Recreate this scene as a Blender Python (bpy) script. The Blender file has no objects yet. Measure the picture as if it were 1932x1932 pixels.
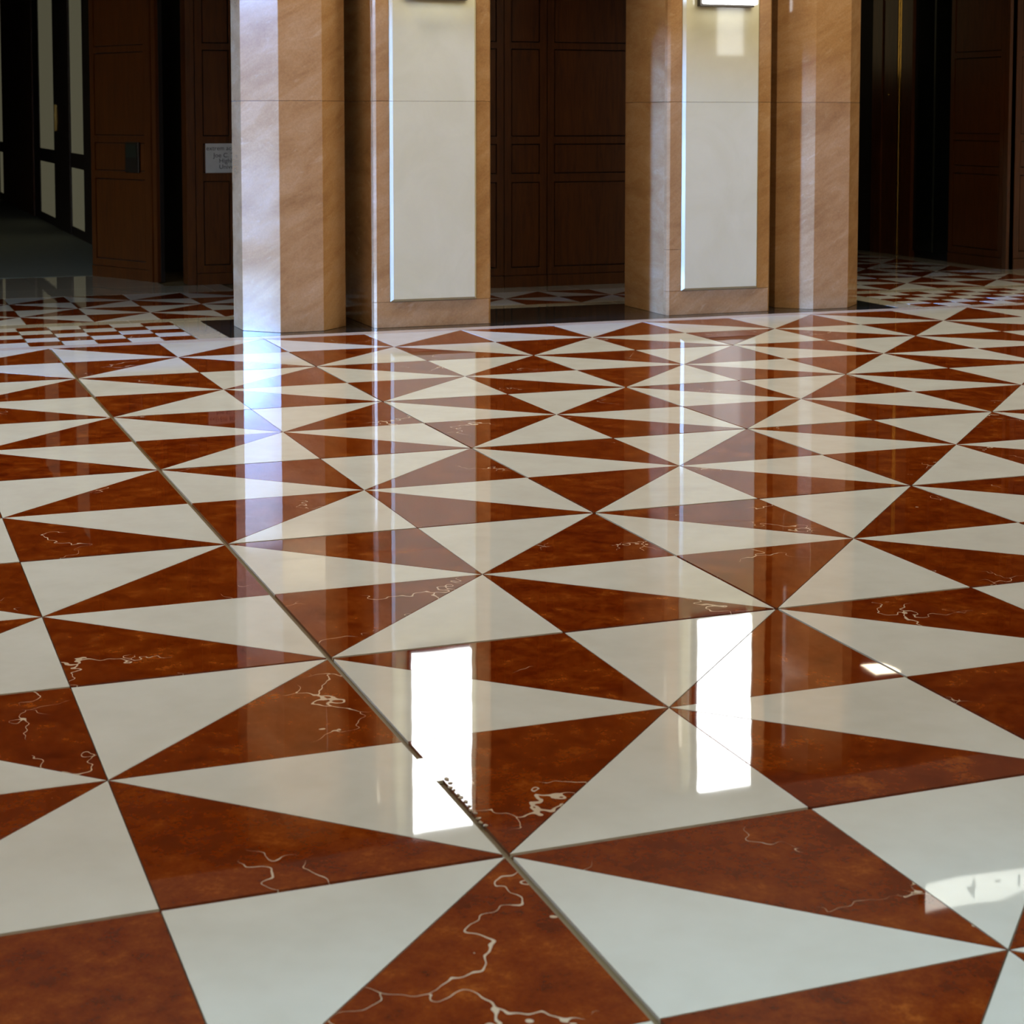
import bpy, bmesh, math, random
from mathutils import Vector, Matrix
random.seed(7)
S = 0.61                      # one paving module (half a slab) in metres; coordinates below are in modules
sc = bpy.context.scene
C = sc.collection

# ------------------------------------------------------------------ camera
YAW, PITCH = 0.3612, 0.072
cam_d = bpy.data.cameras.new('camera'); cam = bpy.data.objects.new('camera', cam_d); C.objects.link(cam)
cam.location = (-1.7524*S, -4.6767*S, 2.1357*S)
cam.rotation_euler = (math.pi/2-PITCH, 0, -YAW)
cam_d.sensor_width = 36; cam_d.lens = 3345.24/1932*36
cam_d.shift_y = (460.31-966)/1932
cam_d.clip_start = 0.05; cam_d.clip_end = 200
cam_d.dof.use_dof = True; cam_d.dof.focus_distance = 6.0; cam_d.dof.aperture_fstop = 9.0
sc.camera = cam
cy = sc.cycles
cy.max_bounces = 6; cy.diffuse_bounces = 3; cy.glossy_bounces = 4; cy.transmission_bounces = 1; cy.transparent_max_bounces = 2
cy.caustics_reflective = False; cy.caustics_refractive = False
cy.use_adaptive_sampling = True; cy.adaptive_threshold = 0.05; cy.use_light_tree = False

# ------------------------------------------------------------------ world, lights, exposure
w = bpy.data.worlds.new('sky'); sc.world = w; w.use_nodes = True
bg = w.node_tree.nodes['Background']
bg.inputs[0].default_value = (0.46, 0.67, 1.0, 1); bg.inputs[1].default_value = 25
sc.view_settings.view_transform = 'Standard'; sc.view_settings.look = 'None'
sc.view_settings.exposure = 0.2; sc.view_settings.gamma = 1; sc.view_settings.use_curve_mapping = False
sun_d = bpy.data.lights.new('low_sun', 'SUN'); sun_d.energy = 11.0; sun_d.color = (0.10, 0.30, 1.0); sun_d.angle = math.radians(2.8)
sun = bpy.data.objects.new('low_sun', sun_d); C.objects.link(sun)
sun.rotation_euler = Vector((0.975, 0.195, -0.142)).to_track_quat('-Z', 'Y').to_euler()
def area(name, loc, rot, sx, sy, power, col, portal=False):
    l = bpy.data.lights.new(name, 'AREA'); l.shape = 'RECTANGLE'; l.size = sx*S; l.size_y = sy*S
    l.energy = power; l.color = col
    if portal: l.cycles.is_portal = True
    o = bpy.data.objects.new(name, l); C.objects.link(o)
    o.location = [v*S for v in loc]; o.rotation_euler = rot
    return o
HX0, HX1, HY0, HYB, HZ = -10.0, 22.0, -14.0, 12.2, 9.0      # hall: left wall, right wall, rear wall, colonnade face, ceiling
WINL = [(8.0, 11.0)]                            # glazed doors in the left wall (y from, to)
WINTOP = 5.3
for a, b in WINL:
    area('door_daylight_portal', (HX0-0.45, (a+b)/2, WINTOP/2), (0, -math.pi/2, 0), WINTOP, b-a, 1, (1, 1, 1), True)
WINR = [(20.64, 21.61)]                                   # tall narrow window in the rear wall (x from, to)
for lx, k in ((-6, 1.25), (1, 1.0), (8, 1.0), (15, 1.0)):   # unseen warm ceiling lamps in two rows, tilted rear fill added for pier fronts
    area('ceiling_lamp', (lx, 10.2, HZ-0.05), (0, 0, 0), 2.6, 1.6, 108*k, (1.0, 0.90, 0.69))
    area('ceiling_lamp', (lx, 5.5, HZ-0.05), (0, 0, 0), 2.6, 1.6, 40*k, (1.0, 0.95, 0.84))
    area('pier_fill', (lx, -11.0, HZ-0.6), (math.radians(58), 0, 0), 2.6, 1.2, 44*k, (1.0, 0.85, 0.56))
sk = area('cool_pool_light', (3.0, -4.4, HZ-0.04), (0, 0, 0), 24.0, 8.0, 112, (0.46, 0.80, 1.0)); sk.data.spread = math.radians(16)  # added area light under the closed ceiling, pools cool daylight near the camera
area('corridor_lamp', (-2, 15.2, 5.2), (0, 0, 0), 0.4, 0.4, 0.4, (1.0, 0.70, 0.30))
area('corridor_lamp', (11, 15.2, 5.2), (0, 0, 0), 0.4, 0.4, 1.6, (1.0, 0.84, 0.60))
area('brass_glint_light', (11.92, 21.42, 4.0), (math.radians(-90), 0, 0), 0.55, 2.2, 0.9, (1.0, 0.80, 0.42))  # hidden light added so the brass strips have something bright to reflect
area('passage_fill', (-2, 26, 5.2), (0, 0, 0), 0.5, 0.5, 6.0, (1.0, 0.88, 0.5))  # unseen fill added to warm the dim carpet

# ------------------------------------------------------------------ material helpers
def new_mat(name):
    m = bpy.data.materials.new(name); m.use_nodes = True
    nt = m.node_tree; b = nt.nodes['Principled BSDF']
    return m, nt, b
def N(nt, t, **kw):
    n = nt.nodes.new(t)
    for k, v in kw.items():
        if k.startswith('i_'):
            n.inputs[k[2:].replace('_', ' ')].default_value = v
        else: setattr(n, k, v)
    return n
def ramp(nt, fac, stops, interp='LINEAR'):
    r = nt.nodes.new('ShaderNodeValToRGB'); r.color_ramp.interpolation = interp
    e = r.color_ramp.elements
    while len(e) < len(stops): e.new(0.5)
    for el, (p, c) in zip(e, stops):
        el.position = p; el.color = (*c, 1) if len(c) == 3 else c
    nt.links.new(fac, r.inputs[0]); return r.outputs[0]
def mix(nt, fac, a, b, mode='MIX'):
    m = nt.nodes.new('ShaderNodeMix'); m.data_type = 'RGBA'; m.blend_type = mode
    for s, v in ((0, fac), (6, a), (7, b)):
        if hasattr(v, 'links') or hasattr(v, 'is_output'): nt.links.new(v, m.inputs[s])
        else: m.inputs[s].default_value = v if s == 0 else (*v, 1) if len(v) == 3 else v
    return m.outputs[2]
def math_n(nt, op, a, b=None):
    m = nt.nodes.new('ShaderNodeMath'); m.operation = op
    for s, v in ((0, a), (1, b)):
        if v is None: continue
        if isinstance(v, (int, float)): m.inputs[s].default_value = v
        else: nt.links.new(v, m.inputs[s])
    return m.outputs[0]
def tile_coords(nt):
    """world position, turned and shifted by a different amount on every tile"""
    g = N(nt, 'ShaderNodeNewGeometry'); oi = N(nt, 'ShaderNodeObjectInfo'); at = N(nt, 'ShaderNodeAttribute', attribute_name='rnd')
    rnd = math_n(nt, 'ADD', oi.outputs['Random'], at.outputs['Fac'])
    vr = N(nt, 'ShaderNodeVectorRotate', rotation_type='Z_AXIS')
    nt.links.new(g.outputs['Position'], vr.inputs['Vector'])
    nt.links.new(math_n(nt, 'MULTIPLY', rnd, 37.7), vr.inputs['Angle'])
    cx = N(nt, 'ShaderNodeCombineXYZ')
    for k, f in enumerate((71.3, 113.7, 59.1)): nt.links.new(math_n(nt, 'MULTIPLY', rnd, f), cx.inputs[k])
    ad = N(nt, 'ShaderNodeVectorMath', operation='ADD')
    nt.links.new(vr.outputs[0], ad.inputs[0]); nt.links.new(cx.outputs[0], ad.inputs[1])
    return ad.outputs[0], rnd
def noise(nt, vec, scale, detail=4, rough=0.55, dist=0.0, out=0):
    n = N(nt, 'ShaderNodeTexNoise'); n.inputs['Scale'].default_value = scale; n.inputs['Detail'].default_value = detail
    n.inputs['Roughness'].default_value = rough; n.inputs['Distortion'].default_value = dist
    if vec is not None: nt.links.new(vec, n.inputs['Vector'])
    return n.outputs[out]
def wave_bump(nt, b, dist, scale):
    """the slight unevenness left by hand polishing"""
    g = N(nt, 'ShaderNodeNewGeometry')
    n = noise(nt, g.outputs['Position'], scale, 1, 0.5)
    bp = N(nt, 'ShaderNodeBump'); bp.inputs['Strength'].default_value = 1; bp.inputs['Distance'].default_value = dist
    nt.links.new(n, bp.inputs['Height']); nt.links.new(bp.outputs[0], b.inputs['Normal'])

def red_marble(name):
    m, nt, b = new_mat(name)
    v, rnd = tile_coords(nt)
    n1 = noise(nt, v, 10, 5, 0.8, 0)
    base = ramp(nt, n1, [(0.32, (0.070, 0.0065, 0.0005)), (0.47, (0.130, 0.0165, 0.0010)), (0.58, (0.175, 0.030, 0.0024)), (0.70, (0.30, 0.075, 0.010))])
    tone = math_n(nt, 'FRACT', math_n(nt, 'MULTIPLY', rnd, 17.31))
    base = mix(nt, math_n(nt, 'MULTIPLY', tone, 0.28), base, (0.185, 0.036, 0.003))
    # pale calcite veins: edges of distorted cells, broken up so that only short runs remain
    dv = noise(nt, v, 4.5, 3, 0.65, 0, 1)
    sub = N(nt, 'ShaderNodeVectorMath', operation='MULTIPLY_ADD'); nt.links.new(dv, sub.inputs[0]); sub.inputs[1].default_value = (0.42, 0.42, 0.42); nt.links.new(v, sub.inputs[2])
    vo = N(nt, 'ShaderNodeTexVoronoi', feature='DISTANCE_TO_EDGE'); vo.inputs['Scale'].default_value = 2.3; nt.links.new(sub.outputs[0], vo.inputs['Vector'])
    n2 = noise(nt, v, 2.1, 2, 0.6)
    wd = N(nt, 'ShaderNodeMapRange'); nt.links.new(n2, wd.inputs[0])
    wd.inputs[1].default_value = 0.55; wd.inputs[2].default_value = 0.74; wd.inputs[3].default_value = -0.002; wd.inputs[4].default_value = 0.012
    line = math_n(nt, 'LESS_THAN', vo.outputs['Distance'], wd.outputs[0])
    vein = mix(nt, n1, (0.50, 0.36, 0.22), (0.66, 0.60, 0.50))
    col = mix(nt, math_n(nt, 'MULTIPLY', line, 0.85), base, vein)
    nt.links.new(col, b.inputs['Base Color'])
    b.inputs['Roughness'].default_value = 0.02; b.inputs['IOR'].default_value = 1.5
    wave_bump(nt, b, 1.5e-4, 6)
    return m
def cream_marble(name, tint=(1, 1, 1)):
    m, nt, b = new_mat(name)
    v, rnd = tile_coords(nt)
    T = lambda c: tuple(a*t for a, t in zip(c, tint))
    base = ramp(nt, noise(nt, v, 5, 3, 0.65, 0), [(0.3, T((0.53, 0.52, 0.475))), (0.55, T((0.575, 0.57, 0.53))), (0.75, T((0.60, 0.60, 0.565)))])
    tone = math_n(nt, 'FRACT', math_n(nt, 'MULTIPLY', rnd, 29.7))
    base = mix(nt, math_n(nt, 'MULTIPLY', tone, 0.25), base, T((0.63, 0.625, 0.59)))
    nt.links.new(base, b.inputs['Base Color'])
    b.inputs['Roughness'].default_value = 0.02; b.inputs['IOR'].default_value = 1.5
    wave_bump(nt, b, 1.5e-4, 6)
    return m
def plain_stone(name, c0, c1, scale, rough, stretch=(1, 1, 1), dist=1.0):
    m, nt, b = new_mat(name)
    g = N(nt, 'ShaderNodeNewGeometry'); mp = N(nt, 'ShaderNodeMapping'); mp.inputs['Scale'].default_value = stretch
    nt.links.new(g.outputs['Position'], mp.inputs['Vector'])
    col = ramp(nt, noise(nt, mp.outputs[0], scale, 6, 0.6, dist), [(0.3, c0), (0.7, c1)])
    nt.links.new(col, b.inputs['Base Color']); b.inputs['Roughness'].default_value = rough
    return m
def tan_stone(name):
    """honey coloured travertine with slanting clouds"""
    m, nt, b = new_mat(name)
    g = N(nt, 'ShaderNodeNewGeometry'); oi = N(nt, 'ShaderNodeObjectInfo')
    sh = N(nt, 'ShaderNodeCombineXYZ'); nt.links.new(math_n(nt, 'MULTIPLY', oi.outputs['Random'], 31), sh.inputs[0]); nt.links.new(math_n(nt, 'MULTIPLY', oi.outputs['Random'], 17), sh.inputs[2])
    ad = N(nt, 'ShaderNodeVectorMath', operation='ADD'); nt.links.new(g.outputs['Position'], ad.inputs[0]); nt.links.new(sh.outputs[0], ad.inputs[1])
    vr = N(nt, 'ShaderNodeVectorRotate', rotation_type='Y_AXIS'); vr.inputs['Angle'].default_value = 0.55
    nt.links.new(ad.outputs[0], vr.inputs['Vector'])
    mp = N(nt, 'ShaderNodeMapping'); mp.inputs['Scale'].default_value = (1.0, 1.0, 3.2)
    nt.links.new(vr.outputs[0], mp.inputs['Vector'])
    c1 = ramp(nt, noise(nt, mp.outputs[0], 2.1, 5, 0.68, 0.5), [(0.27, (0.265, 0.130, 0.047)), (0.5, (0.36, 0.192, 0.076)), (0.73, (0.43, 0.255, 0.12))])
    streak = ramp(nt, noise(nt, mp.outputs[0], 9, 4, 0.65, 0.8), [(0.60, (0, 0, 0)), (0.74, (1, 1, 1))])
    c2 = mix(nt, math_n(nt, 'MULTIPLY', streak, 0.35), c1, (0.53, 0.36, 0.20))
    fine = ramp(nt, noise(nt, g.outputs['Position'], 90, 3, 0.6), [(0.3, (0.88, 0.88, 0.88)), (0.7, (1.06, 1.06, 1.06))])
    c3 = mix(nt, 1.0, c2, fine, 'MULTIPLY')
    nt.links.new(c3, b.inputs['Base Color']); b.inputs['Roughness'].default_value = 0.075; b.inputs['IOR'].default_value = 1.5
    return m
def wood(name, c0, c1):
    m, nt, b = new_mat(name)
    tc = N(nt, 'ShaderNodeNewGeometry'); mp = N(nt, 'ShaderNodeMapping'); mp.inputs['Scale'].default_value = (9, 9, 0.8)
    nt.links.new(tc.outputs['Position'], mp.inputs['Vector'])
    col = ramp(nt, noise(nt, mp.outputs[0], 3.5, 6, 0.6, 1.2), [(0.3, c0), (0.7, c1)])
    nt.links.new(col, b.inputs['Base Color']); b.inputs['Roughness'].default_value = 0.36
    return m
def plain(name, col, rough=0.6, metal=0.0, emis=None, es=0.0):
    m, nt, b = new_mat(name)
    n = noise(nt, None, 12, 3)
    tcn = N(nt, 'ShaderNodeNewGeometry'); nt.links.new(tcn.outputs['Position'], n.node.inputs['Vector'])
    c = ramp(nt, n, [(0.3, tuple(x*0.93 for x in col)), (0.7, tuple(min(1, x*1.05) for x in col))])
    nt.links.new(c, b.inputs['Base Color']); b.inputs['Roughness'].default_value = rough; b.inputs['Metallic'].default_value = metal
    if emis: b.inputs['Emission Color'].default_value = (*emis, 1); b.inputs['Emission Strength'].default_value = es
    return m

M_RED = red_marble('red_marble'); M_CRM = cream_marble('cream_marble')
M_BORD = cream_marble('pink_cream_marble', (0.86, 0.76, 0.72))
M_BAND = cream_marble('beige_marble', (0.72, 0.65, 0.52))
M_GROUT = plain('olive_grout', (0.135, 0.095, 0.04), 0.5)
M_BLACK = plain_stone('black_granite', (0.006, 0.007, 0.006), (0.022, 0.022, 0.020), 14, 0.05)
M_TAN = tan_stone('honey_travertine')
M_PANEL = plain_stone('pale_limestone', (0.525, 0.47, 0.29), (0.58, 0.525, 0.34), 2.6, 0.03)
M_WOOD = wood('mahogany', (0.052, 0.0135, 0.0014), (0.108, 0.030, 0.0035))
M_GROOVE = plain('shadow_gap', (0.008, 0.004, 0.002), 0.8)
M_MORTAR = plain('brown_mortar', (0.17, 0.10, 0.055), 0.8)
M_PLASTER = plain('pale_plaster', (0.62, 0.61, 0.59), 0.85)
M_LINT = plain('dark_bronze_fascia', (0.05, 0.045, 0.04), 0.8)
M_WALL = plain('warm_plaster', (0.50, 0.45, 0.38), 0.85)
M_DARKC = plain('dark_ceiling', (0.10, 0.085, 0.065), 0.85)
M_CARPET = plain('grey_green_carpet', (0.13, 0.14, 0.105), 0.95)
M_BRASS = plain('brass', (0.72, 0.46, 0.12), 0.22, 1.0)
M_BRONZE = plain('dark_bronze', (0.030, 0.021, 0.013), 0.4, 0.4)
M_LAMP = plain('lit_opal_glass', (0.85, 0.86, 0.86), 0.3, 0, (0.93, 0.97, 1.0), 7.5)
M_SIGNL = plain('lit_sign_face', (0.8, 0.82, 0.8), 0.4, 0, (0.93, 1.0, 0.96), 1.7)
M_LETTER = plain('grey_lettering', (0.06, 0.06, 0.06), 0.6)
M_PAPER = plain('white_paper', (0.45, 0.42, 0.37), 0.8)
M_INK = plain('dark_ink', (0.035, 0.03, 0.03), 0.7)
M_GLASSD = plain('dark_glass', (0.004, 0.005, 0.004), 0.08)
M_GLASSL = plain('dim_lit_glass', (0.10, 0.105, 0.08), 0.25, 0, (0.80, 0.74, 0.46), 0.075)
M_PLATE = plain('dark_green_plate', (0.018, 0.020, 0.010), 0.4)
M_FRAME = plain('dark_door_frame', (0.020, 0.010, 0.005), 0.5)
M_PAVE = plain('outdoor_paving', (0.13, 0.13, 0.13), 0.85)
M_SCREEN = plain('low_sky_screen', (0.12, 0.11, 0.10), 0.9)  # for the added wall that blocks the low sky
M_PANE = plain('bright_frosted_glass', (0.8, 0.8, 0.8), 0.4, 0, (0.96, 1.0, 1.0), 6.5)
M_FILL = plain('pale_filler', (0.50, 0.47, 0.38), 0.12)
M_CHIP = plain('crumbled_grout', (0.26, 0.20, 0.12), 0.3)

# ------------------------------------------------------------------ object helpers (module units in, metres out)
def link(name, me, mat=None, parent=None):
    o = bpy.data.objects.new(name, me); C.objects.link(o)
    if mat is not None and not me.materials: me.materials.append(mat)
    if parent is not None: o.parent = parent
    return o
def pydata(name, v, f, mat=None):
    me = bpy.data.meshes.new(name); me.from_pydata([tuple(c*S for c in p) for p in v], [], f); me.update()
    if mat: me.materials.append(mat)
    return me
def box_data(x0, x1, y0, y1, z0, z1):
    v = [(x0, y0, z0), (x1, y0, z0), (x1, y1, z0), (x0, y1, z0), (x0, y0, z1), (x1, y0, z1), (x1, y1, z1), (x0, y1, z1)]
    f = [(0, 3, 2, 1), (4, 5, 6, 7), (0, 1, 5, 4), (1, 2, 6, 5), (2, 3, 7, 6), (3, 0, 4, 7)]
    return v, f
def box(name, x0, x1, y0, y1, z0, z1, mat, parent=None, bevel=0.0):
    me = pydata(name, *box_data(x0, x1, y0, y1, z0, z1), mat)
    if bevel: bevel_mesh(me, bevel)
    return link(name, me, None, parent)
def bevel_mesh(me, d, seg=1):
    bm = bmesh.new(); bm.from_mesh(me)
    bmesh.ops.bevel(bm, geom=bm.edges[:], offset=d*S, segments=seg, affect='EDGES', profile=0.5)
    bm.to_mesh(me); bm.free()
def empty(name, loc, parent=None):
    o = bpy.data.objects.new(name, None); C.objects.link(o); o.location = [c*S for c in loc]; o.empty_display_size = 0.1
    if parent: o.parent = parent
    return o
def struct(o): o['kind'] = 'structure'; return o
def tag(o, label, cat, group=None):
    o['label'] = label; o['category'] = cat
    if group: o['group'] = group
    return o
def prism(poly, z0, z1):
    n = len(poly); v = [(x, y, z0) for x, y in poly]+[(x, y, z1) for x, y in poly]
    f = [tuple(range(n-1, -1, -1)), tuple(range(n, 2*n))]+[(i, (i+1) % n, n+(i+1) % n, n+i) for i in range(n)]
    return v, f

# ------------------------------------------------------------------ projection (only to pick which tiles become single objects)
cy_, sy_, cp_, sp_ = math.cos(YAW), math.sin(YAW), math.cos(PITCH), math.sin(PITCH)
def pix(x, y, z=0):
    dx, dy, dz = x+1.7524, y+4.6767, z-2.1357
    r = cy_*dx-sy_*dy; h = sy_*dx+cy_*dy
    fz = cp_*h-sp_*dz; dn = -sp_*h-cp_*dz
    if fz < 0.3: return None
    return 966+3345.24*r/fz, 460.31+3345.24*dn/fz

# ================================================================== FLOOR OF THE HALL
TH = 0.02                                            # slab thickness shown above the bed
floor = struct(box('floor', HX0, HX1, HY0, 12.2, -0.30, -0.012, M_GROUT))
def wj(k, axis):                                     # half width of the joint on grid line k
    if k % 2: return 0.0022
    if axis == 'x': return 0.0125 if k == 0 else 0.0068
    return 0.0085
def tri_pts(i, j, qx, qy, lat=(0, 0, 1), wide=wj):
    """right-angled slab with its square corner at grid point (i, j), legs towards (qx, qy)"""
    ox, oy, p = lat
    a, b = wide(i, 'x')/p, wide(j, 'y')/p            # inset from the column line, from the row line
    c = 0.0016/p*1.4142
    L = 1-c
    P = [(a, b), (L-b-0.001, b), (a, L-a-0.001)]
    P = [(ox+(i+qx*x)*p, oy+(j+qy*y)*p) for x, y in P]
    if qx*qy < 0: P.reverse()
    return P
def tri_colour(i, j, qx, qy):                        # the 8-pointed pinwheel: colours alternate round every point
    nwse = (qx*qy < 0)
    return M_CRM if nwse == (j % 2 == 0) else M_RED
cand = []
for i in range(-10, 23):
    for j in range(-14, 13):
        if (i+j) % 2 == 0: continue
        for qx in (-1, 1):
            for qy in (-1, 1):
                if not (-14 <= j+min(qy, 0) and j+max(qy, 0) <= 12): continue
                if not (HX0 <= i+min(qx, 0) and i+max(qx, 0) <= HX1): continue
                pts = tri_pts(i, j, qx, qy)
                pr = [pix(*p) for p in pts]
                ar = -1
                if all(pr):
                    xs = [p[0] for p in pr]; ys = [p[1] for p in pr]
                    if max(xs) > -30 and min(xs) < 1962 and max(ys) < 4000 and min(ys) < 1962:
                        ar = abs((xs[1]-xs[0])*(ys[2]-ys[0])-(xs[2]-xs[0])*(ys[1]-ys[0]))
                cand.append((ar, i, j, qx, qy, pts))
cand.sort(key=lambda t: -t[0])
singles = [c for c in cand if c[0] > 0][:300]; rest = cand[len(singles):]
mesh_cache = {}
def tile_object(pts, mat, parent, name, key=None, tilt=0.0006, z=0.0):
    cx = sum(p[0] for p in pts)/len(pts); cy = sum(p[1] for p in pts)/len(pts)
    k = (key, mat.name)
    if key is None or k not in mesh_cache:
        me = pydata(name, *prism([(x-cx, y-cy) for x, y in pts], -0.012, 0), mat)
        if key is not None: mesh_cache[k] = me
    else: me = mesh_cache[k]
    o = link(name, me, None, parent)
    o.location = (cx*S, cy*S, z*S)
    o.rotation_euler = (random.uniform(-tilt, tilt), random.uniform(-tilt, tilt), 0)
    return o
for ar, i, j, qx, qy, pts in singles:
    key = ('t', qx, qy, round(wj(i, 'x'), 5), round(wj(j, 'y'), 5))
    tile_object(pts, tri_colour(i, j, qx, qy), floor, 'marble_tile', key)
# tiles past the edge of the view, one field
vv, ff, mi, rn = [], [], [], []
for ar, i, j, qx, qy, pts in rest:
    v, f = prism(pts, -0.012, 0); n0 = len(vv); vv += v; ff += [tuple(n0+a for a in q) for q in f]
    mi += [0 if tri_colour(i, j, qx, qy) is M_CRM else 1]*len(f); rn += [random.random()]*len(f)
me = pydata('marble_tile_field', vv, ff); me.materials.append(M_CRM); me.materials.append(M_RED)
me.polygons.foreach_set('material_index', mi)
at = me.attributes.new('rnd', 'FLOAT', 'FACE'); at.data.foreach_set('value', rn)
tf = link('marble_tile_field', me, None, floor); tf['kind'] = 'stuff'
# flush filler in the wide joint, and the crumbled stretch beside it
box('joint_filler', -0.0115, 0.0115, 0.62, 0.83, -0.012, -0.0002, M_FILL, floor)
for k in range(13):
    t = k/12; y = 0.62-0.40*t+random.uniform(-0.008, 0.008)
    bm = bmesh.new(); bmesh.ops.create_icosphere(bm, subdivisions=1, radius=1)
    sx, sy2, sz = random.uniform(0.005, 0.010), random.uniform(0.006, 0.014), random.uniform(0.002, 0.004)
    for vtx in bm.verts:
        vtx.co = Vector((vtx.co.x*sx, vtx.co.y*sy2, vtx.co.z*sz))*random.uniform(0.75, 1.25)*S
    me = bpy.data.meshes.new('grout_crumb'); bm.to_mesh(me); bm.free(); me.materials.append(M_CHIP)
    o = link('grout_crumb', me, None, floor); o.location = ((0.012+random.uniform(-0.004, 0.014))*S, y*S, 0.0012*S)
# pale border strip in front of the colonnade
x = HX0
while x < HX1-0.01:
    x1 = min(x+3.0, HX1)
    box('border_strip', x+0.003, x1-0.003, 12.012, 12.198, -0.012, 0, M_BORD, floor); x = x1

# ================================================================== FLOOR OF THE CORRIDOR
cf = struct(box('floor_corridor', HX0, HX1, 12.2, 45.0, -0.30, -0.012, M_GROUT))
# black granite threshold, pale strips, chequered squares between the column groups
for a, b in ((1.715, 3.12), (3.12, 5.48), (5.48, 7.85), (7.85, 9.25)):
    box('threshold_slab', a+0.002, b-0.002, 12.212, 13.73, -0.012, 0, M_BLACK, cf)
box('threshold_strip', 1.415, 1.705, 12.212, 13.73, -0.012, 0, M_BAND, cf)
box('threshold_strip', 9.26, 9.55, 12.212, 13.73, -0.012, 0, M_BAND, cf)
q = 0.3036; m2 = {}
def sq(x, y, mat):
    if mat.name not in m2:
        m2[mat.name] = pydata('square_tile', *box_data(-q/2+0.002, q/2-0.002, -q/2+0.002, q/2-0.002, -0.012, 0), mat)
    o = link('square_tile', m2[mat.name], None, cf); o.location = (x*S, y*S, 0)
    o.rotation_euler = (random.uniform(-6e-4, 6e-4), random.uniform(-6e-4, 6e-4), 0)
p_ = 0.3115
for side in (0, 1):
    for k in range(13):
        for r in range(5):
            xx = 1.40-(k+0.5)*p_ if side == 0 else 9.58+(k+0.5)*p_
            mat = M_RED if (k+r) % 2 == 0 else M_CRM
            o = sq(xx, 12.212+(r+0.5)*q, mat)
# outside the chequers
box('threshold_slab', HX0+0.01, 1.40-13*p_-0.004, 12.212, 13.73, -0.012, 0, M_BAND, cf)
box('threshold_slab', 9.58+13*p_+0.004, HX1-0.01, 12.212, 13.73, -0.012, 0, M_BAND, cf)
x = HX0
while x < HX1-0.01:
    x1 = min(x+2.75, HX1); box('border_strip', x+0.003, x1-0.003, 13.74, 14.012, -0.012, 0, M_BAND, cf); x = x1
LP = 0.6875; LAT = (-0.02, 14.02, LP)
def wj2(k, axis): return 0.0022 if k % 2 else 0.0045
vv, ff, mi, rn = [], [], [], []
def corridor_rows(c): # last row of the pattern above column c
    x0 = -0.02+c*LP
    if x0 >= 8.2: return 8
    if x0 >= 2.7: return 2
    return 4
for c in range(-8, 20):
    for r in range(0, 9):
        if (c+r) % 2 == 1: continue                 # square corners sit where column + row is even
        for qx in (-1, 1):
            for qy in (-1, 1):
                cc = c+min(qx, 0); rr = r+min(qy, 0)
                if rr < 0 or cc < -8 or cc >= 19 or rr >= corridor_rows(cc): continue
                pts = tri_pts(c, r, qx, qy, LAT, wj2)
                mat = tri_colour(c, r, qx, qy)
                pr = [pix(*p) for p in pts]
                if max(p[0] for p in pr) > -40 and min(p[0] for p in pr) < 1970:
                    tile_object(pts, mat, cf, 'corridor_tile', ('c', qx, qy, c % 2, r % 2))
                else:
                    v, f = prism(pts, -0.012, 0); n0 = len(vv); vv += v; ff += [tuple(n0+a for a in t) for t in f]
                    mi += [0 if mat is M_CRM else 1]*len(f); rn += [random.random()]*len(f)
me = pydata('corridor_tile_field', vv, ff); me.materials.append(M_CRM); me.materials.append(M_RED)
me.polygons.foreach_set('material_index', mi); at = me.attributes.new('rnd', 'FLOAT', 'FACE'); at.data.foreach_set('value', rn)
link('corridor_tile_field', me, None, cf)['kind'] = 'stuff'
def slabs(x0, x1, y0, y1, mat, step=2.0):
    x = x0
    while x < x1-0.01:
        xe = min(x+step, x1); box('border_slab', x+0.002, xe-0.002, y0, y1, -0.012, 0, mat, cf); x = xe
slabs(2.73, 8.2, 15.40, 15.95, M_BAND)                       # before the wooden core
slabs(-5.52, 2.73, 16.78, 17.65, M_BAND); slabs(-5.52, 2.02, 17.655, 19.45, M_BAND)
slabs(13.05, 13.45, 14.02, 19.6, M_BAND, 0.5); slabs(8.2, 13.45, 19.52, 21.5, M_BAND)
slabs(13.455, 21.9, 14.02, 15.95, M_BAND); slabs(HX0+0.01, -5.525, 14.02, 19.45, M_BAND)
carpet = box('carpet', -6.0, 2.2, 19.46, 43.4, -0.0115, 0.004, M_CARPET)
tag(carpet, 'dark grey green carpet in the dim passage beyond the marble at left', 'carpet')

# ================================================================== SHELL OF THE HALL
def wall_with_holes(name, axis, pos0, pos1, a0, a1, z0, z1, holes, mat):
    """wall slab across pos0..pos1, running a0..a1, with rectangular openings (a, b, zlow, zhigh)"""
    vs, fs = [], []
    def add(a, b, c, d):
        if b-a < 1e-4 or d-c < 1e-4: return
        bx = (pos0, pos1, a, b, c, d) if axis == 'x' else (a, b, pos0, pos1, c, d)
        v, f = box_data(*bx); n = len(vs); vs.extend(v); fs.extend([tuple(n+k for k in t) for t in f])
    cur = a0
    for a, b, c, d in sorted(holes):
        add(cur, a, z0, z1); add(a, b, z0, c); add(a, b, d, z1); cur = b
    add(cur, a1, z0, z1)
    return struct(link(name, pydata(name, vs, fs, mat)))
wall_with_holes('wall_left', 'x', HX0-0.4, HX0, HY0, 45.0, -0.3, HZ+0.3, [(a, b, -0.012, WINTOP) for a, b in WINL], M_WALL)
wall_with_holes('wall_rear', 'y', HY0-0.4, HY0, HX0-0.4, HX1+0.4, -0.3, HZ+0.3, [(a, b, 3.75, 6.73) for a, b in WINR], M_WALL)
struct(box('wall_right', HX1, HX1+0.4, HY0, 45.0, -0.3, HZ+0.3, M_WALL))
struct(box('ceiling', HX0-0.4, HX1+0.4, HY0-0.4, 12.2, HZ, HZ+0.3, M_PLASTER))
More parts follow.
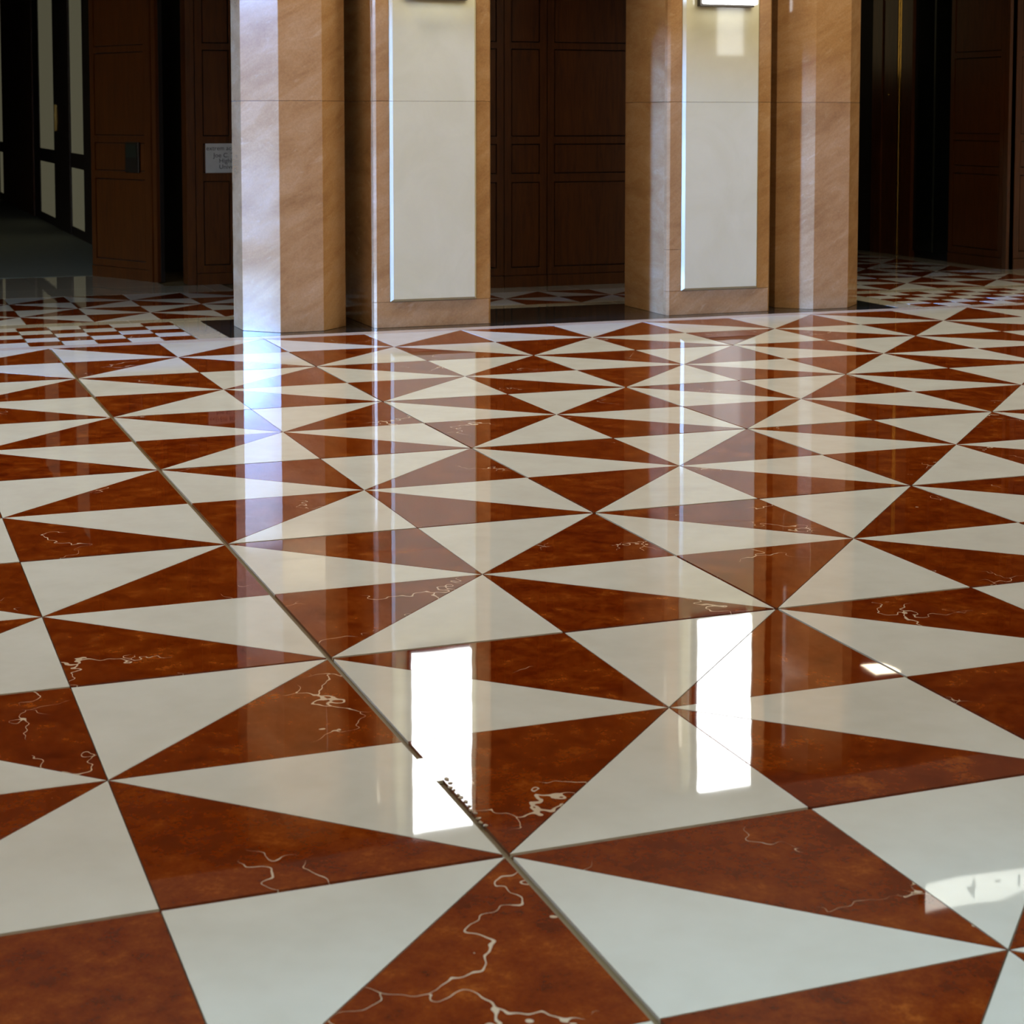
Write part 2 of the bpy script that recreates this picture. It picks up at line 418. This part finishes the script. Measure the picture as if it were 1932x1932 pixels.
struct(box('ceiling_corridor', HX0, HX1, 13.72, 45.0, 5.25, 5.5, M_DARKC))
LINT = 5.26
struct(box('wall_lintel', HX0, HX1, 12.2, 13.72, LINT, HZ+0.3, M_LINT))
struct(box('wall_back', HX0-0.4, HX1+0.4, 45.0, 45.4, -0.3, HZ+0.3, M_GROOVE))
# glazed entrance doors: frames in the openings of the left wall
for k, (a, b) in enumerate(WINL):
    d = empty('door_%d' % (k+1), (HX0, (a+b)/2, 0)); struct(d)
    cy0 = (a+b)/2
    fr = [(a-cy0, a-cy0+0.08, 0, WINTOP), (b-cy0-0.08, b-cy0, 0, WINTOP), (a-cy0+0.08, b-cy0-0.08, WINTOP-0.08, WINTOP), (-0.05, 0.05, 0, WINTOP-0.08)]
    for y0, y1, z0, z1 in fr: box('door_frame', -0.28, -0.18, y0, y1, z0, z1, M_BRONZE, d)
for k, (a, b) in enumerate(WINR):
    d = empty('window_%d' % (k+1), ((a+b)/2, HY0, 3.75)); struct(d); cx0 = (a+b)/2
    box('window_pane', a-cx0+0.05, b-cx0-0.05, -0.24, -0.20, 0.05, 2.93, M_PANE, d)
    for x0, x1, z0, z1 in [(a-cx0, a-cx0+0.05, 0, 2.98), (b-cx0-0.05, b-cx0, 0, 2.98), (a-cx0+0.05, b-cx0-0.05, 0, 0.05), (a-cx0+0.05, b-cx0-0.05, 2.93, 2.98)]:
        box('window_frame', x0, x1, -0.26, -0.16, z0, z1, M_BRONZE, d)
# outdoors: paving and an unseen wall added to block the bright low sky
struct(box('ground_outside', -158, HX0-0.4, -110, 60, -0.4, -0.05, M_PAVE))
struct(box('wall_low_sky_screen', -153, -150, -110, 60, -0.05, 13.5, M_SCREEN))

# ================================================================== COLONNADE
ZJ = 2.285                                            # height of the bed joint that runs through columns and piers
def octagon(w):
    c = w*(1-1/math.sqrt(2))*0.5*1.0; h = w/2; s = w*(math.sqrt(2)-1)/2
    return [(-h, -s), (-s, -h), (s, -h), (h, -s), (h, s), (s, h), (-s, h), (-h, s)]
def column(cx, cy, label):
    t = empty('octagonal_column', (cx, cy, 0)); tag(t, label, 'column', 'octagonal columns of the colonnade')
    for z0, z1 in ((0.0005, ZJ-0.0018), (ZJ+0.0018, 4.55), (4.5536, LINT-0.001)):
        me = pydata('column_drum', *prism(octagon(1.06), z0, z1), M_TAN); bevel_mesh(me, 0.003)
        link('column_drum', me, None, t)
    me = pydata('column_core', *prism(octagon(1.048), 0.01, LINT-0.02), M_MORTAR); link('column_core', me, None, t)
    return t
column(2.481, 12.94, 'tall octagonal honey-coloured stone column catching blue daylight on its left facets')
column(8.485, 12.94, 'tall octagonal tan stone column next to the dark doorway, narrow strip of daylight')
def pier(x0, x1, label):
    """square pier: tan frame stones round a raised pale panel with bevelled edges"""
    cx = (x0+x1)/2; hw = (x1-x0)/2; yf = 12.43; yb = 13.53
    t = empty('stone_pier', (cx, yf, 0)); tag(t, label, 'pier', 'square piers with pale panels')
    D = yb-yf; fw = 0.162; fd = 0.09
    # side and back cladding
    for z0, z1 in ((0.0005, ZJ-0.0018), (ZJ+0.0018, LINT-0.001)):
        for nm, a, b, c, d in (('side_slab', -hw, -hw+0.06, fd+0.002, D), ('side_slab', hw-0.06, hw, fd+0.002, D), ('back_slab', -hw+0.062, hw-0.062, D-0.06, D)):
            box(nm, a, b, c, d, z0, z1, M_TAN, t, 0.003)
    box('pier_core', -hw+0.061, hw-0.061, fd+0.003, D-0.062, 0.002, LINT-0.01, M_MORTAR, t)
    ch = 0.026                                        # chamfer on the pier's front corners
    def stone(nm, plan, z0, z1):
        me = pydata(nm, *prism(plan, z0, z1), M_TAN); bevel_mesh(me, 0.0025); link(nm, me, None, t)
    stone('base_stone', [(-hw, fd), (-hw, ch), (-hw+ch, 0), (hw-ch, 0), (hw, ch), (hw, fd)], 0.0005, 0.2585)
    for sgn in (-1, 1):
        plan = [(-hw, fd), (-hw, ch), (-hw+ch, 0), (-hw+fw, 0), (-hw+fw, fd)] if sgn < 0 else [(hw-fw, fd), (hw-fw, 0), (hw-ch, 0), (hw, ch), (hw, fd)]
        zs = [0.261, 0.706, ZJ-0.0018] if (sgn < 0 and cx > 5) else [0.261, ZJ-0.0018]
        for k in range(len(zs)-1):
            stone('frame_stone', plan, zs[k]+(0.003 if k else 0), zs[k+1])
        stone('frame_stone', plan, ZJ+0.0018, LINT-0.001)
    # raised panels: face proud of the frame, bevel running down to it
    bv = 0.027; pr = 0.034; pw = hw-fw-0.003
    for z0, z1, bot, top in ((0.262, ZJ-0.0015, True, False), (ZJ+0.0015, LINT-0.001, False, True)):
        zb = z0+(bv if bot else 0)
        v = [(-pw, 0.06, z0), (pw, 0.06, z0), (pw, 0.06, z1), (-pw, 0.06, z1),
             (-pw, 0, z0), (pw, 0, z0), (pw, 0, z1), (-pw, 0, z1),
             (-pw+bv, -pr, zb), (pw-bv, -pr, zb), (pw-bv, -pr, z1), (-pw+bv, -pr, z1)]
        f = [(0, 3, 2, 1)]+[(k, (k+1) % 4, 4+(k+1) % 4, 4+k) for k in range(4)]+[(4+k, 4+(k+1) % 4, 8+(k+1) % 4, 8+k) for k in range(4)]+[(8, 9, 10, 11)]
        o = link('face_panel', pydata('face_panel', v, f, M_PANEL), None, t)
        o['label'] = 'raised pale limestone panel with bevelled edge'
    return t
pier(3.231, 4.482, 'square stone pier with pale raised panel, beside the column with the blue facet')
pier(6.486, 7.735, 'square stone pier with pale panel carrying a bright patch of window glare')
def sconce(cx, label):
    yb = 12.43-0.034
    t = empty('wall_light', (cx, yb, 3.30)); tag(t, label, 'wall light', 'tall lit wall lights on the piers')
    box('back_frame', -0.325, 0.318, -0.07, -0.0005, 0, 1.93, M_BRONZE, t)
    me = pydata('diffuser', *box_data(-0.308, 0.325, -0.15, -0.071, 0.022, 1.925), M_LAMP); bevel_mesh(me, 0.014, 2)
    link('diffuser', me, None, t)
sconce(3.875, 'tall white lit wall light on the pale panel beside the blue-lit column')
sconce(7.13, 'tall white lit wall light with dark frame above the window glare patch')

# lit floor-number sign on the lintel, seen mirrored in the paving
sg = empty('overhead_sign', (9.62, 12.2, 6.62)); tag(sg, 'white lit overhead sign reading 4 - 1, seen mirrored in the floor', 'sign')
box('sign_case', 0, 3.0, -0.14, -0.0005, 0, 0.32, M_BRONZE, sg)
box('sign_face', 0.0, 3.0, -0.155, -0.1405, 0, 0.32, M_SIGNL, sg)
def text_mesh(name, body, size, parent, loc, mat, extrude=0.001, align='LEFT', offset=0.0):
    cu = bpy.data.curves.new(name, 'FONT'); cu.body = body; cu.size = size*S; cu.extrude = extrude; cu.align_x = align; cu.offset = offset
    o = bpy.data.objects.new(name, cu); C.objects.link(o)
    dg = bpy.context.evaluated_depsgraph_get(); me = bpy.data.meshes.new_from_object(o.evaluated_get(dg))
    bpy.data.objects.remove(o); bpy.data.curves.remove(cu)
    me.materials.clear(); me.materials.append(mat)
    o = link(name, me, None, parent); o.location = [c*S for c in loc]; o.rotation_euler = (math.pi/2, 0, 0)
    return o
for ch, x0 in (('4', 0.55), ('-', 0.92), ('1', 1.19)):
    text_mesh('lettering', ch, 0.27, sg, (x0, -0.159, 0.065), M_LETTER, offset=0.0022)

# ================================================================== PANELLED WOOD
ZR = [0.145, 0.245, 1.316, 1.417, 1.79, 1.88, 2.968, 3.047, 5.15, 5.25]
def panelling(parent, units, L0=None):
    """wooden panelling in the local x-z plane facing -y; units = list of (x0, x1)"""
    for x0, x1 in units:
        st = 0.096; g = 0.006
        box('stile', x0+g, x0+st, -0.045, -0.001, ZR[0]+0.008, ZR[-1], M_WOOD, parent)
        box('stile', x1-st, x1-g, -0.045, -0.001, ZR[0]+0.008, ZR[-1], M_WOOD, parent)
        for k in range(0, len(ZR)-1, 2):
            box('rail', x0+st+0.0005, x1-st-0.0005, -0.045, -0.001, ZR[k]+(0.008 if k == 0 else 0), ZR[k+1], M_WOOD, parent)
        for k in range(1, len(ZR)-2, 2):
            box('panel', x0+st+0.014, x1-st-0.014, -0.036, -0.001, ZR[k]+0.014, ZR[k+1]-0.014, M_WOOD, parent)
        box('plinth', x0+g, x1-g, -0.052, -0.001, 0.0005, ZR[0], M_WOOD, parent)
def panelled_wall(name, p0, p1, units, thick=0.3, h=5.25):
    """wall from p0 to p1 (plan), front side to the right-hand of the walk p0 -> p1 ... facing local -y"""
    dx, dy = p1[0]-p0[0], p1[1]-p0[1]; L = math.hypot(dx, dy)
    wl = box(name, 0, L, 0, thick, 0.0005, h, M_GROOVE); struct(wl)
    wl.location = (p0[0]*S, p0[1]*S, 0); wl.rotation_euler = (0, 0, math.atan2(dy, dx))
    panelling(wl, units)
    return wl
cw = panelled_wall('wall_core', (2.95, 15.995), (8.05, 15.995), [(0.0, 1.17), (1.17, 2.986), (2.986, 3.559), (3.559, 5.1)], 1.6)
lw = panelled_wall('wall_corridor_left', (2.42, 17.70), (2.95, 17.70), [(0.0, 0.53)], 0.3)
box('door_jamb', -0.11, -0.004, -0.03, 0.30, 0.0005, 5.25, M_WOOD, lw)
sw = panelled_wall('wall_splay', (1.40, 19.50), (2.06, 18.19), [(0.0, 1.30)], 0.06)
box('door_casing', 1.305, 1.38, -0.075, 0.06, 0.0005, 5.25, M_WOOD, sw); box('door_casing', 1.385, 1.462, -0.05, 0.06, 0.0005, 5.25, M_WOOD, sw)
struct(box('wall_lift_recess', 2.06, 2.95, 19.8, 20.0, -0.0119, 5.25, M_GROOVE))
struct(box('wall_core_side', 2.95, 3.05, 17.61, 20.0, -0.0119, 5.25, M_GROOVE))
# call plate on the splayed wall
rot = math.atan2(18.19-19.50, 2.06-1.40)
pl = empty('call_plate', (1.40+0.82*math.cos(rot)-0.046*-math.sin(rot), 19.50+0.82*math.sin(rot)-0.046*math.cos(rot), 1.40)); pl.rotation_euler = (0, 0, rot)
tag(pl, 'small dark metal call plate on the angled wood panelling', 'call plate')
box('plate', 0, 0.29, -0.03, 0, 0, 0.40, M_BRONZE, pl, 0.006); box('button_panel', 0.03, 0.26, -0.036, -0.0305, 0.20, 0.37, M_PLATE, pl)
# notice on the panelling beside the column
nt_ = empty('paper_notice', (2.525, 17.65, 1.42)); tag(nt_, 'white printed paper notice stuck on the dark panelling behind the column', 'notice')
box('sheet', 0.02, 0.56, -0.006, -0.001, 0, 0.37, M_PAPER, nt_)
for body, x0, z0, sz in (('extrem ace', 0.03, 0.285, 0.078), ('Joe C. T', 0.12, 0.195, 0.080), ('Highla', 0.19, 0.125, 0.080), ('Univers', 0.19, 0.05, 0.080)):
    text_mesh('print', body, sz, nt_, (x0, -0.0065, z0), M_INK, 0.0003)

# right-hand corridor wall with a dark glass door
rw = panelled_wall('wall_corridor_right', (13.45, 17.35), (13.45, 15.95), [(0.0, 1.30)], 0.06)
box('corner_post', 1.305, 1.40, -0.05, 0.06, 0.0005, 5.25, M_WOOD, rw)
fw_ = panelled_wall('wall_front_right', (13.515, 15.995), (21.9, 15.995), [(0.0, 1.5), (1.5, 3.2), (3.2, 5.0), (5.0, 6.7), (6.7, 8.385)], 0.3)
dr = struct(empty('door_3', (13.45, 17.36, 0))); dr.rotation_euler = (0, 0, math.pi/2)
# local x runs away from the camera along +y, local -y faces +x  -> build on local +y side towards the corridor
box('glass_leaf', 0.03, 1.00, -0.06, -0.02, 0.10, 5.2, M_GLASSD, dr)
box('glass_reflection', 0.46, 0.49, -0.019, -0.008, 0.10, 5.2, M_PLATE, dr)  # thin strip standing in for a faint vertical reflection on the glass
box('door_jamb', 1.01, 1.30, -0.06, 0.03, 0.0005, 5.25, M_WOOD, dr)
for a in (1.315, 1.375):
    me = pydata('brass_strip', *box_data(a, a+0.045, -0.05, 0.02, 0.0005, 5.25), M_BRASS); bevel_mesh(me, 0.012, 2); link('brass_strip', me, None, dr)
box('door_stile', 1.44, 1.82, -0.06, 0.015, 0.0005, 5.25, M_WOOD, dr)
box('door_casing', 1.83, 2.10, -0.06, 0.04, 0.0005, 5.25, M_WOOD, dr)
bm = bmesh.new(); bmesh.ops.create_uvsphere(bm, u_segments=12, v_segments=8, radius=0.022*S)
me = bpy.data.meshes.new('door_knob'); bm.to_mesh(me); bm.free(); me.materials.append(M_BRASS)
o = link('door_knob', me, None, dr); o.location = (1.63*S, 0.036*S, 2.47*S)
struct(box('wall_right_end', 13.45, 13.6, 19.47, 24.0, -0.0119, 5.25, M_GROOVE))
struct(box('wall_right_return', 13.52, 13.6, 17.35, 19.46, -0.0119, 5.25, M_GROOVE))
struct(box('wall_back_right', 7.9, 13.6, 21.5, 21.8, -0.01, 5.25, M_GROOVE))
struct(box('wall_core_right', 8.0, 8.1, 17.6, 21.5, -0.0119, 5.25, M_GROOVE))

# glazed office partition far down the left passage (runs away along x = 2)
gp = struct(empty('window_office', (2.10, 20.0, 0))); gp.rotation_euler = (0, 0, math.pi/2)
def gl(nm, a, b, z0, z1, mat, out=0.0): box(nm, a, b, -0.06, out, z0, z1, mat, gp)
def strip(a, b, f):
    """frame at both ends of a glazed bay a..b with a lock rail"""
    gl('lower_pane', a+f, b-f, 0.16, 1.22, M_GLASSL, -0.02); gl('upper_pane', a+f, b-f, 1.48, 5.2, M_GLASSL, -0.02)
    gl('bottom_rail', a+f, b-f, 0.005, 0.16, M_FRAME); gl('lock_rail', a+f, b-f, 1.22, 1.48, M_FRAME)
gl('post', 0.0, 6.15, 0.005, 5.25, M_FRAME)
strip(6.15, 8.0, 0.0)
gl('door_stile', 8.0, 10.4, 0.005, 5.25, M_FRAME, 0.02)
strip(10.4, 13.3, 0.0)
gl('post', 13.3, 14.4, 0.005, 5.25, M_FRAME)
gl('door_leaf', 14.4, 21.9, 0.005, 5.25, M_WOOD, 0.03)
strip(21.9, 23.4, 0.0)
gl('pull_handle', 9.95, 10.0, 1.85, 2.35, M_BRASS, 0.06)
struct(box('wall_passage_end', -6.0, 2.2, 43.5, 43.8, 0.005, 5.25, M_FRAME))
struct(box('wall_passage_left', -6.2, -6.0, 19.46, 43.9, 0.005, 5.25, M_GROOVE))
